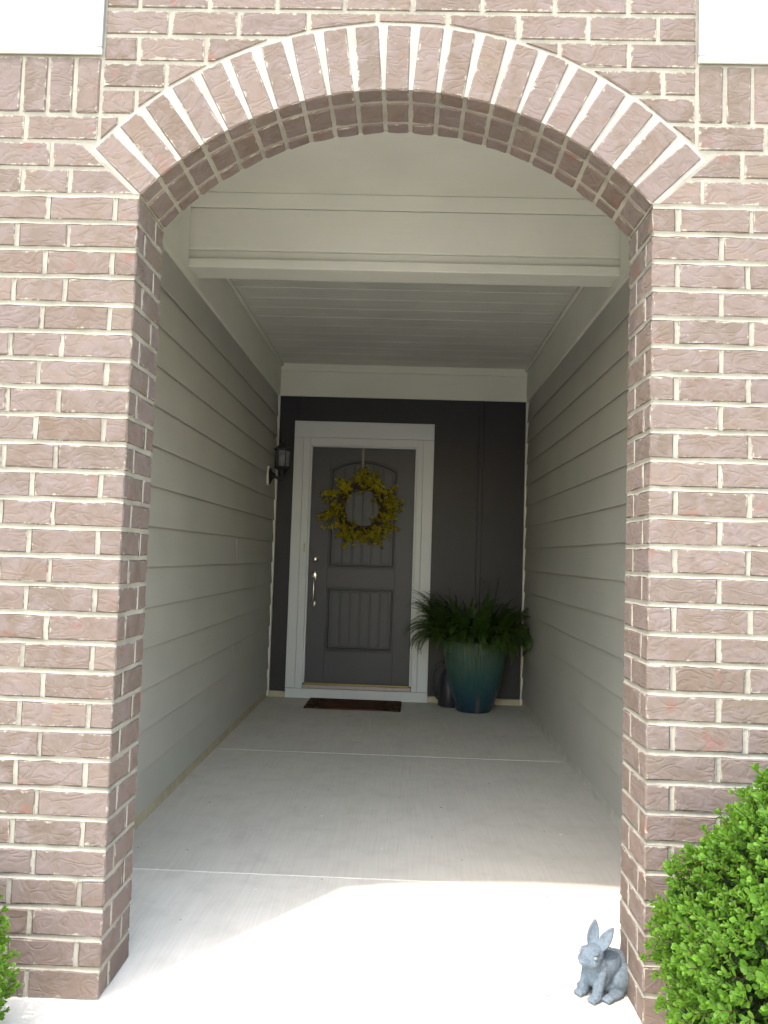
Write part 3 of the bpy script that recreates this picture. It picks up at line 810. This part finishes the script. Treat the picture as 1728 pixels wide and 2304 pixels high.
for k in range(128):
    a = 2*math.pi*(k+rn.uniform(-.9, .9))/128
    if any(abs((a-g_+math.pi) % (2*math.pi)-math.pi) < w_ and rn.random() < .85 for g_, w_ in ((3.62, .16), (1.95, .12), (5.55, .10), (2.75, .08), (.55, .07))): continue
    r0 = rn.uniform(.150, .215)
    sgn = 1 if rn.random() < .75 else -1
    inward = k % 6 == 0
    lean = (rn.uniform(1.5, 2.3) if inward else rn.uniform(.15, 1.0))*sgn                                # between outwards and along the ring
    dirv = Vector((math.cos(a+lean), rn.uniform(-.38, .02), math.sin(a+lean)))
    base = WC + Vector((r0*math.cos(a-lean*.25), rn.uniform(-.03, .0), r0*math.sin(a-lean*.25)))
    o = link('flower_sprig', rn.choice(sprigs), wr, base)
    o.rotation_euler = (dirv.to_track_quat('Z', 'Y') @ Euler((0, 0, rn.uniform(-.8, .8))).to_quaternion()).to_euler()
    sc_ = rn.uniform(.70, 1.18)*(.5 if inward else 1.15 if math.cos(a) < -.6 else 1); o.scale = (sc_,)*3

# ------------------------------------------------------------------ glazed pot, fern, watering can, outlet
def glaze():
    s = N('teal_glaze'); v = s.coord('Object'); sx = s.n('SeparateXYZ'); s.l(v, sx.inputs[0])
    drip = s.noise(s.coord('Object', (1, 1, .12)), 34, 3, .6); soft = s.noise(v, 9, 3, .6)
    h = s.math('ADD', sx.outputs[2], s.math('MULTIPLY', s.math('SUBTRACT', drip, .5), .22))
    cc = s.ramp(h, [(0, (.004, .024, .048)), (.14, (.007, .042, .066)), (.26, (.016, .062, .062)), (.42, (.040, .090, .070)), (.60, (.075, .128, .094))])
    cc = s.mix(s.math('MULTIPLY', s.step(soft, .5, .75), .5), cc, (.035, .062, .032))
    # bare clay streak low on the front
    sx2 = s.math('ABSOLUTE', s.math('SUBTRACT', sx.outputs[0], .018)); run = s.math('ADD', sx2, s.math('MULTIPLY', drip, .02))
    low = s.math('MULTIPLY', s.step(run, .030, .022), s.step(sx.outputs[2], .16, .10))
    ft = s.math('LESS_THAN', sx.outputs[1], 0.0)
    cc = s.mix(s.math('MULTIPLY', s.math('MULTIPLY', low, ft), .6), cc, (.095, .07, .06))
    return s.done(cc, .16, s.bump(drip, .12, .004), .6)
PC = Vector((.640, 4.345, 0))
pot = thing('glazed_pot', 'tall teal blue glazed ribbed pot on the concrete beside the door', 'pot', PC)
prof = [(.120, .0), (.142, .004), (.152, .03), (.180, .10), (.206, .18), (.225, .27), (.239, .37), (.248, .47), (.250, .54), (.245, .585), (.240, .60), (.252, .612), (.258, .625), (.254, .64), (.236, .640), (.228, .60), (.222, .57)]
def rib(k, j):
    z = prof[j][1]
    return .011*math.cos(k*math.pi/2)*max(0, min(1, (z-.10)/.2))*(1 if j < 10 else 0)
# 72 ribs, four vertices each
dense = []
for i in range(len(prof)-1):
    nn = 3 if i < 10 else 1
    for t in range(nn): dense.append((prof[i][0]+(prof[i+1][0]-prof[i][0])*t/nn, prof[i][1]+(prof[i+1][1]-prof[i][1])*t/nn))
dense.append(prof[-1]); prof0 = prof; prof = dense
NB = 72*4
def rib2(k, j):
    if j > 30: return 0
    z = prof[j][1]; return .009*math.cos(k*math.pi/2)*max(0, min(1, (z-.08)/.2))*max(0, min(1, (.60-z)/.03))
v, f = lathe_data(prof, NB, PC.x, PC.y, rib2)
solid('pot_body', v, f, glaze(), pot, loc=PC, smooth=True)
v, f = lathe_data([(.224, .560), (.15, .575), (.05, .58)], 24, PC.x, PC.y); solid('soil', v, f, M['soil'], pot)

fern = thing('boston_fern', 'bushy green fern spilling over the rim of the teal pot', 'fern', PC+Vector((0, 0, .58)))
rn = random.Random(5)
def frond(az, L, lift, droop, base_r=.05, width=.058):
    if math.cos(az) > .55: L *= .80
    b0 = PC + Vector((base_r*math.cos(az), base_r*math.sin(az), .575))
    d = Vector((math.cos(az), math.sin(az), 0)); pts = []; pos = b0.copy(); el = lift
    ns = 26
    bendx = rn.uniform(-.5, .5)
    for k in range(ns+1):
        pts.append(pos.copy())
        t = k/ns
        dd = Matrix.Rotation(bendx*t, 3, 'Z') @ d
        pos = pos + (dd*math.cos(el) + Vector((0, 0, math.sin(el))))*(L/ns)
        el -= droop/ns*(.35+1.3*t)
        # keep clear of the walls
        pos.x = min(pos.x, PR-.045); pos.y = min(pos.y, YD-.05)
        rr = math.hypot(pos.x-PC.x, pos.y-PC.y)
        if pos.z < .645 and rr < .275:
            dd2 = Vector((pos.x-PC.x, pos.y-PC.y, 0)).normalized()*.275; pos.x, pos.y = PC.x+dd2.x, PC.y+dd2.y
    v, f = tube_data(pts, [.0022*(1-.8*k/ns)+.0004 for k in range(ns+1)], 4); mi = [1]*len(f)
    for k in range(2, ns*2):
        t = k/(ns*2); i = min(ns-1, k//2); p = pts[i].lerp(pts[i+1], (k % 2)/2)
        tan = (pts[i+1]-pts[i]).normalized()
        sd = tan.cross(Vector((0, 0, 1)));
        if sd.length < .1: sd = Vector((-d.y, d.x, 0))
        sd.normalize(); nrm = sd.cross(tan)
        ln = width*(math.sin(math.pi*min(1, t*1.02)**.62)*.85+.12)*rn.uniform(.85, 1.12)
        for s_ in (-1, 1):
            o = len(v); u = (sd*s_ + tan*.30 - nrm*rn.uniform(.0, .35)*1.0).normalized(); wd = tan*L/ns*.17
            v += [p-wd*.6, p+wd*.6, p+u*ln*.6+wd*.9, p+u*ln, p+u*ln*.6-wd*.9]
            f.append((o, o+1, o+2, o+3, o+4)); mi.append(0)
    me_c = b0
    me = mesh('frond', [Vector(p)-me_c for p in v], f, [M['fern'], M['fern_stem']], mi)
    link('frond', me, fern, me_c)
for k in range(150):
    az = 2*math.pi*k/150*7 + rn.uniform(-.2, .2)
    ring = rn.random()
    frond(az, rn.uniform(.30, .43), rn.uniform(.80, 1.35), rn.uniform(1.9, 2.8), rn.uniform(.02, .13))
for k in range(46):
    frond(rn.uniform(3.0, 6.5), rn.uniform(.27, .40), rn.uniform(.45, .85), rn.uniform(2.2, 3.0), rn.uniform(.12, .17))
for k in range(90):
    frond(rn.uniform(0, 6.28), rn.uniform(.36, .54), rn.uniform(1.2, 1.52), rn.uniform(.9, 1.8), rn.uniform(.02, .17))
for az, L, li, dr in ((1.2, .50, 1.50, .25), (1.0, .56, 1.42, .35), (2.2, .46, 1.45, .5), (3.4, .44, 1.15, 1.3), (4.3, .42, 1.3, .9), (0.2, .42, 1.2, 1.0), (-.6, .45, 1.15, 1.1), (2.9, .44, 1.2, 1.0), (3.6, .46, .75, 2.6), (3.9, .48, .7, 2.7), (5.6, .48, .75, 2.5), (5.9, .48, .7, 2.6)):
    frond(az, L, li, dr, .02)
hk = thing('plant_hook', 'small black hook poking out of the top of the fern', 'hook', PC+Vector((.02, .02, .60)))
v, f = tube_data([PC+Vector((.02, .02, .582)), PC+Vector((.025, .015, .9)), PC+Vector((.03, .01, 1.06)), PC+Vector((.035, .01, 1.085)), PC+Vector((.05, .008, 1.095)), PC+Vector((.064, .006, 1.08)), PC+Vector((.064, .006, 1.055))], [.003, .003, .0035, .005, .006, .006, .004], 8)
solid('hook_rod', v, f, M['dark_plastic'], hk, smooth=True)

can = thing('watering_can', 'dark plastic watering can half hidden behind the teal pot', 'watering can', (.44, 4.515, 0))
v, f = lathe_data([(.088, .002), (.094, .012), (.092, .12), (.086, .22), (.070, .27), (.058, .285), (.056, .30), (.050, .302), (.048, .285), (.03, .28)], 24, .448, 4.515)
solid('can_body', v, f, M['dark_plastic'], can, smooth=True)
pts = []
for k in range(15):
    a = R(75 + 200*k/14); pts.append((.385+.085*math.cos(a), 4.50, .205+.155*math.sin(a)))
v, f = tube_data(pts, .0095, 8); solid('can_handle', v, f, M['dark_plastic'], can, smooth=True)
v, f = tube_data([(.50, 4.52, .06), (.60, 4.545, .20), (.66, 4.56, .30), (.70, 4.565, .34)], [.022, .015, .012, .02], 10); solid('spout', v, f, M['dark_plastic'], can, smooth=True)

ou = thing('outlet_box', 'small white outlet box on the right siding beside the fern', 'outlet', (PR, 4.345, .515))
box('back_box', PR-.030, PR-.0105, 4.305, 4.385, .512, .600, M['white_plastic'], ou, .004)
box('cover', PR-.052, PR-.0305, 4.310, 4.380, .516, .596, M['white_plastic'], ou, .008, 2)

# ------------------------------------------------------------------ stone rabbit
def rabbit():
    bm = bmesh.new()
    def ell(c, r, rot=(0, 0, 0)):
        mt = Matrix.Translation(Vector(c)*.01) @ Euler(rot).to_matrix().to_4x4() @ Matrix.Diagonal((*[x*.01 for x in r], 1))
        bmesh.ops.create_uvsphere(bm, u_segments=24, v_segments=16, radius=1, matrix=mt)
    ell((0, 4.6, 5.6), (4.5, 5.2, 5.5)); ell((0, 1.2, 8.2), (3.9, 4.6, 4.6), (R(-25), 0, 0)); ell((0, -1.8, 6.6), (3.5, 3.6, 5.2))
    ell((0, -2.6, 9.6), (2.8, 2.8, 3.2)); ell((0, 2, 2.6), (3.8, 5.0, 2.4))
    ell((0, -4.3, 12.6), (2.75, 3.5, 2.75), (R(18), 0, 0)); ell((0, -6.7, 11.6), (1.85, 2.2, 1.75)); ell((0, -8.0, 11.75), (1.15, 1.1, 1.1))
    for s in (-1, 1):
        ell((s*1.35, -5.6, 11.2), (1.75, 2.0, 1.7))
        ell((s*1.7, -5.3, 13.9), (1.0, 1.2, .7), (0, 0, 0))
        ell((s*3.55, 4.2, 4.3), (2.2, 4.2, 4.2), (R(-12), 0, 0))
        ell((s*4.0, .2, 1.05), (1.45, 3.3, 1.15)); ell((s*4.05, -2.6, .95), (1.4, 1.2, 1.0))
        for k in range(7):
            t = k/6; ell((s*(2.0+.1*t), -3.3-1.6*t, 7.6-6.4*t), (1.65-.35*t, 1.7-.4*t, 1.5))
        ell((s*2.15, -5.6, 1.0), (1.4, 1.9, 1.05)); 
        for q in (-.8, 0, .8): ell((s*2.15+q, -7.0, .75), (.5, .75, .7)); ell((s*4.05+q, -3.6, .7), (.5, .7, .65))
    ell((0, 9.6, 4.2), (1.7, 1.6, 1.7))
    # ears: dished closed blades
    def ear(s, yaw, tilt, splay):
        mt = Matrix.Translation(Vector((s*1.25, -3.0, 14.3))*.01) @ Euler((R(tilt), R(splay), 0)).to_matrix().to_4x4() @ Matrix.Rotation(R(yaw), 4, 'Z')
        nu, nv = 12, 14; front, back = [], []
        for j in range(nv+1):
            t = j/nv; hw = .0145*(math.sin(math.pi*(.16+.84*t)**.9)**.75 if t < 1 else 0)+.0008
            z = t*.074; rr, bb = [], []
            for i in range(nu+1):
                u = -1+2*i/nu
                dish = .0052*(1-u*u)*math.sin(math.pi*min(1, t*1.0+.05))
                rr.append(bm.verts.new(mt @ Vector((u*hw, -.003+dish, z)))); bb.append(bm.verts.new(mt @ Vector((u*hw*1.05, .0035+.0062*(1-u*u), z))))
            front.append(rr); back.append(bb)
        for j in range(nv):
            for i in range(nu):
                bm.faces.new((front[j][i], front[j][i+1], front[j+1][i+1], front[j+1][i])); bm.faces.new((back[j][i+1], back[j][i], back[j+1][i], back[j+1][i+1]))
            for i, fl_ in ((0, False), (nu, True)):
                q = (front[j][i], front[j+1][i], back[j+1][i], back[j][i]); bm.faces.new(q if not fl_ else q[::-1])
        for j in (0, nv): 
            for i in range(nu):
                q = (front[j][i], back[j][i], back[j][i+1], front[j][i+1]); bm.faces.new(q if j == 0 else q[::-1])
    ear(-1, 52, -16, -4); ear(1, 6, -20, 17)
    bmesh.ops.recalc_face_normals(bm, faces=bm.faces[:])
    me = bpy.data.meshes.new('rabbit_raw'); bm.to_mesh(me); bm.free()
    o = link('rabbit_raw', me)
    md = o.modifiers.new('r', 'REMESH'); md.mode = 'VOXEL'; md.voxel_size = .0017
    sm = o.modifiers.new('s', 'SMOOTH'); sm.factor = .5; sm.iterations = 5
    dg = bpy.context.evaluated_depsgraph_get()
    out = bpy.data.meshes.new_from_object(o.evaluated_get(dg)); out.name = 'rabbit_body'
    bpy.data.objects.remove(o)
    out.polygons.foreach_set('use_smooth', [True]*len(out.polygons))
    return out
s = N('cast_stone_rabbit'); v = s.coord('Object'); vf = s.coord('Object', (1, .8, .28))
a = s.noise(vf, 420, 3, .65, .6); b2 = s.noise(v, 60, 4, .65)
cc = s.mix(s.step(b2, .35, .7), (.098, .135, .170), (.150, .195, .235)); cc = s.mix(s.math('MULTIPLY', s.step(a, .45, .75), .45), cc, (.27, .32, .36))
nb = s.bump(a, 1.0, .0045); nb = s.bump(b2, .3, .003, nb); stone = s.done(cc, .85, nb, .2)
rb = thing('rabbit_statue', 'blue grey stone rabbit statue sitting by the right pier', 'statue', (.648, .168, .0))
rme = rabbit(); rme.materials.clear(); rme.materials.append(stone)
RROT = R(-52)
body = link('rabbit_body', rme, rb, (.648, .168, .001)); body.rotation_euler = (0, 0, RROT); body.scale = (1.12, 1.12, .93)
em = plain_mat('stone_eye', (.17, .20, .19), .6, .3)
for sx_ in (-1, 1):
    bm = bmesh.new(); bmesh.ops.create_uvsphere(bm, u_segments=14, v_segments=10, radius=.0052); me = bpy.data.meshes.new('eye'); bm.to_mesh(me); bm.free(); me.materials.append(em)
    me.polygons.foreach_set('use_smooth', [True]*len(me.polygons))
    e = link('eye', me, rb); e.parent = body; e.location = (sx_*.0243, -.0605, .1305)

# ------------------------------------------------------------------ boxwood shrubs
def leaf_at(v, f, mi, p, u, n_, ln, wd, m_):
    s_ = n_.cross(u).normalized(); o = len(v)
    v += [p, p+u*ln*.30+s_*wd*.80+n_*ln*.05, p+u*ln*.76+s_*wd*.86+n_*ln*.06, p+u*ln-n_*ln*.04, p+u*ln*.76-s_*wd*.86+n_*ln*.06, p+u*ln*.30-s_*wd*.80+n_*ln*.05, p+u*ln*.5-n_*ln*.02]
    for k in range(6): f.append((o+6, o+k, o+(k+1) % 6)); mi.append(m_)
def box_sprig(seed, pairs, L, old):
    rn = random.Random(seed); v, f, mi = [], [], []
    bend = Vector((rn.uniform(-.3, .3), rn.uniform(-.3, .3), 0)); pts = [Vector((0, 0, 0))]
    d = Vector((0, 0, 1))
    for k in range(pairs):
        d = (d + bend/pairs).normalized(); pts.append(pts[-1]+d*L/pairs)
    a, q = tube_data(pts, .0009, 3); v += a; f += q; mi += [2]*len(q)
    ang = rn.uniform(0, 3)
    for k in range(pairs):
        p = pts[k+1]; t = (k+1)/pairs
        dead_ = 3 if (old and rn.random() < .06) else None
        for s_ in (0, math.pi):
            a_ = ang + s_ + rn.uniform(-.3, .3); opn = 1.15 - .55*t + rn.uniform(-.2, .2)
            side = Vector((math.cos(a_), math.sin(a_), 0)); u = (side*math.sin(opn) + Vector((0, 0, 1))*math.cos(opn)).normalized()
            n_ = (Vector((0, 0, 1))*math.sin(opn) - side*math.cos(opn)).normalized()
            ln = rn.uniform(.0125, .0190)*(1.05-.35*t*(t > .85))
            leaf_at(v, f, mi, p, u, n_, ln, ln*.35, dead_ if dead_ is not None else 1 if old else 0)
        ang += math.pi/2 + rn.uniform(-.3, .3)
    leaf_at(v, f, mi, pts[-1], (d+Vector((rn.uniform(-.4, .4), rn.uniform(-.4, .4), 0))).normalized(), d.orthogonal().normalized(), .011, .003, 1 if old else 0)
    return v, f, mi
VAR_NEW = [box_sprig(40+i, 4+i % 3, .030+.007*(i % 3), False) for i in range(8)]
VAR_OLD = [box_sprig(70+i, 4+i % 2, .034, True) for i in range(5)]
M['dead'] = leaf_mat('dry_leaf', (.20, .13, .05), (.38, .30, .17), .2, .7)
bmats = [M['box_new'], M['box_old'], M['twig'], M['dead']]
ME_NEW = [mesh('sprig', v, f, bmats, mi) for v, f, mi in VAR_NEW]
def shrub(label, c, rad, n_new, n_old, seed, near, lumps):
    rn = random.Random(seed); base = Vector((c.x, c.y, -.09))
    t = thing('boxwood_shrub', label, 'shrub', base, 'boxwood shrubs beside the porch')
    parts = []
    for k in range(9):
        a = rn.uniform(0, 6.28); e = c + Vector((math.cos(a)*rad.x*.75, math.sin(a)*rad.y*.75, rn.uniform(-.2, .75)*rad.z))
        b0 = base + Vector((math.cos(a)*.04, math.sin(a)*.04, -.02))
        parts.append(tube_data([b0, b0.lerp(e, .4)+Vector((0, 0, .05)), e], [.012, .008, .003], 6))
    v, f = cat_data(*parts); solid('branches', v, f, M['twig'], t, smooth=True)
    cands = []
    ga = math.pi*(3-math.sqrt(5)); n_all = n_new
    for i in range(n_all):
        z = 1-2*(i+.5)/n_all; r_ = math.sqrt(1-z*z); th = ga*i
        d = Vector((r_*math.cos(th), r_*math.sin(th), z))
        if z < -.85: continue
        lump = 1 + sum(a_*math.sin(d.dot(Vector(kv))*fr+ph_) for a_, kv, fr, ph_ in lumps) + rn.gauss(0, .028)
        p = c + Vector((d.x*rad.x, d.y*rad.y, d.z*rad.z))*lump*rn.uniform(.90, .98)
        if p.y > -.035 or p.z < -.07: continue
        if p.y > -.10 and rn.random() < .3: continue
        ax = (d + Vector((rn.gauss(0, .30), rn.gauss(0, .30), rn.gauss(.35, .25)))).normalized()
        cands.append((p, ax, rn.uniform(.72, 1.3), rn.randrange(8), rn.uniform(0, 6.28)))
    cands.sort(key=lambda q: (q[0]-CAM).length + (10 if not near(q[0]) else 0))
    V, F, MI = [], [], []
    def add(data, p, ax, s_, spin):
        mt = Matrix.Translation(p) @ ax.to_track_quat('Z', 'Y').to_matrix().to_4x4() @ Matrix.Rotation(spin, 4, 'Z') @ Matrix.Scale(s_, 4)
        o = len(V); V.extend(mt @ Vector(x) for x in data[0]); F.extend(tuple(i+o for i in q) for q in data[1]); MI.extend(data[2])
    for i, (p, ax, s_, k, spin) in enumerate(cands):
        if i < 290 and near(p):
            o = link('sprig', ME_NEW[k], t, p); o.rotation_euler = (ax.to_track_quat('Z', 'Y') @ Euler((0, 0, spin)).to_quaternion()).to_euler(); o.scale = (s_,)*3
        else: add(VAR_NEW[k], p, ax, s_, spin)
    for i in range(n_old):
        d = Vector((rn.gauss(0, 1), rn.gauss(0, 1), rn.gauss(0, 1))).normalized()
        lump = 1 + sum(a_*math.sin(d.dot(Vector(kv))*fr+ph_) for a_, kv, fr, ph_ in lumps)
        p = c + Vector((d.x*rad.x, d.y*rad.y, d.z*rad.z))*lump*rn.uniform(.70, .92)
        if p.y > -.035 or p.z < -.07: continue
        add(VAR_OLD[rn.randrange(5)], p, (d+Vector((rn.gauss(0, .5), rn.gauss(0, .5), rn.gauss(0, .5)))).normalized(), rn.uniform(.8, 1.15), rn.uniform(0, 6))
    fo = link('foliage', mesh('foliage', [x-base for x in V], F, bmats, MI), t, base); tag(fo, kind='stuff')
lumpsA = [(.05, (1, .3, .5), 6, .4), (.04, (-.3, 1, .8), 8, 1.3), (.035, (.4, -.5, 1), 11, 2.2)]
shrub('large bright green boxwood shrub before the right brick pier', Vector((1.15, -.42, .345)), Vector((.47, .43, .465)), 6200, 3000, 11,
      lambda p: p.x < 1.10 and (p-Vector((1.15, -.42, .345))).dot(CAM-Vector((1.15, -.42, .345))) > -.05, lumpsA)
shrub('small bright green boxwood shrub before the left brick pier', Vector((-1.215, -.33, .15)), Vector((.29, .27, .28)), 1400, 900, 12,
      lambda p: p.x > -1.12 and p.y < -.1, lumpsA)
print('objects', len(bpy.data.objects))
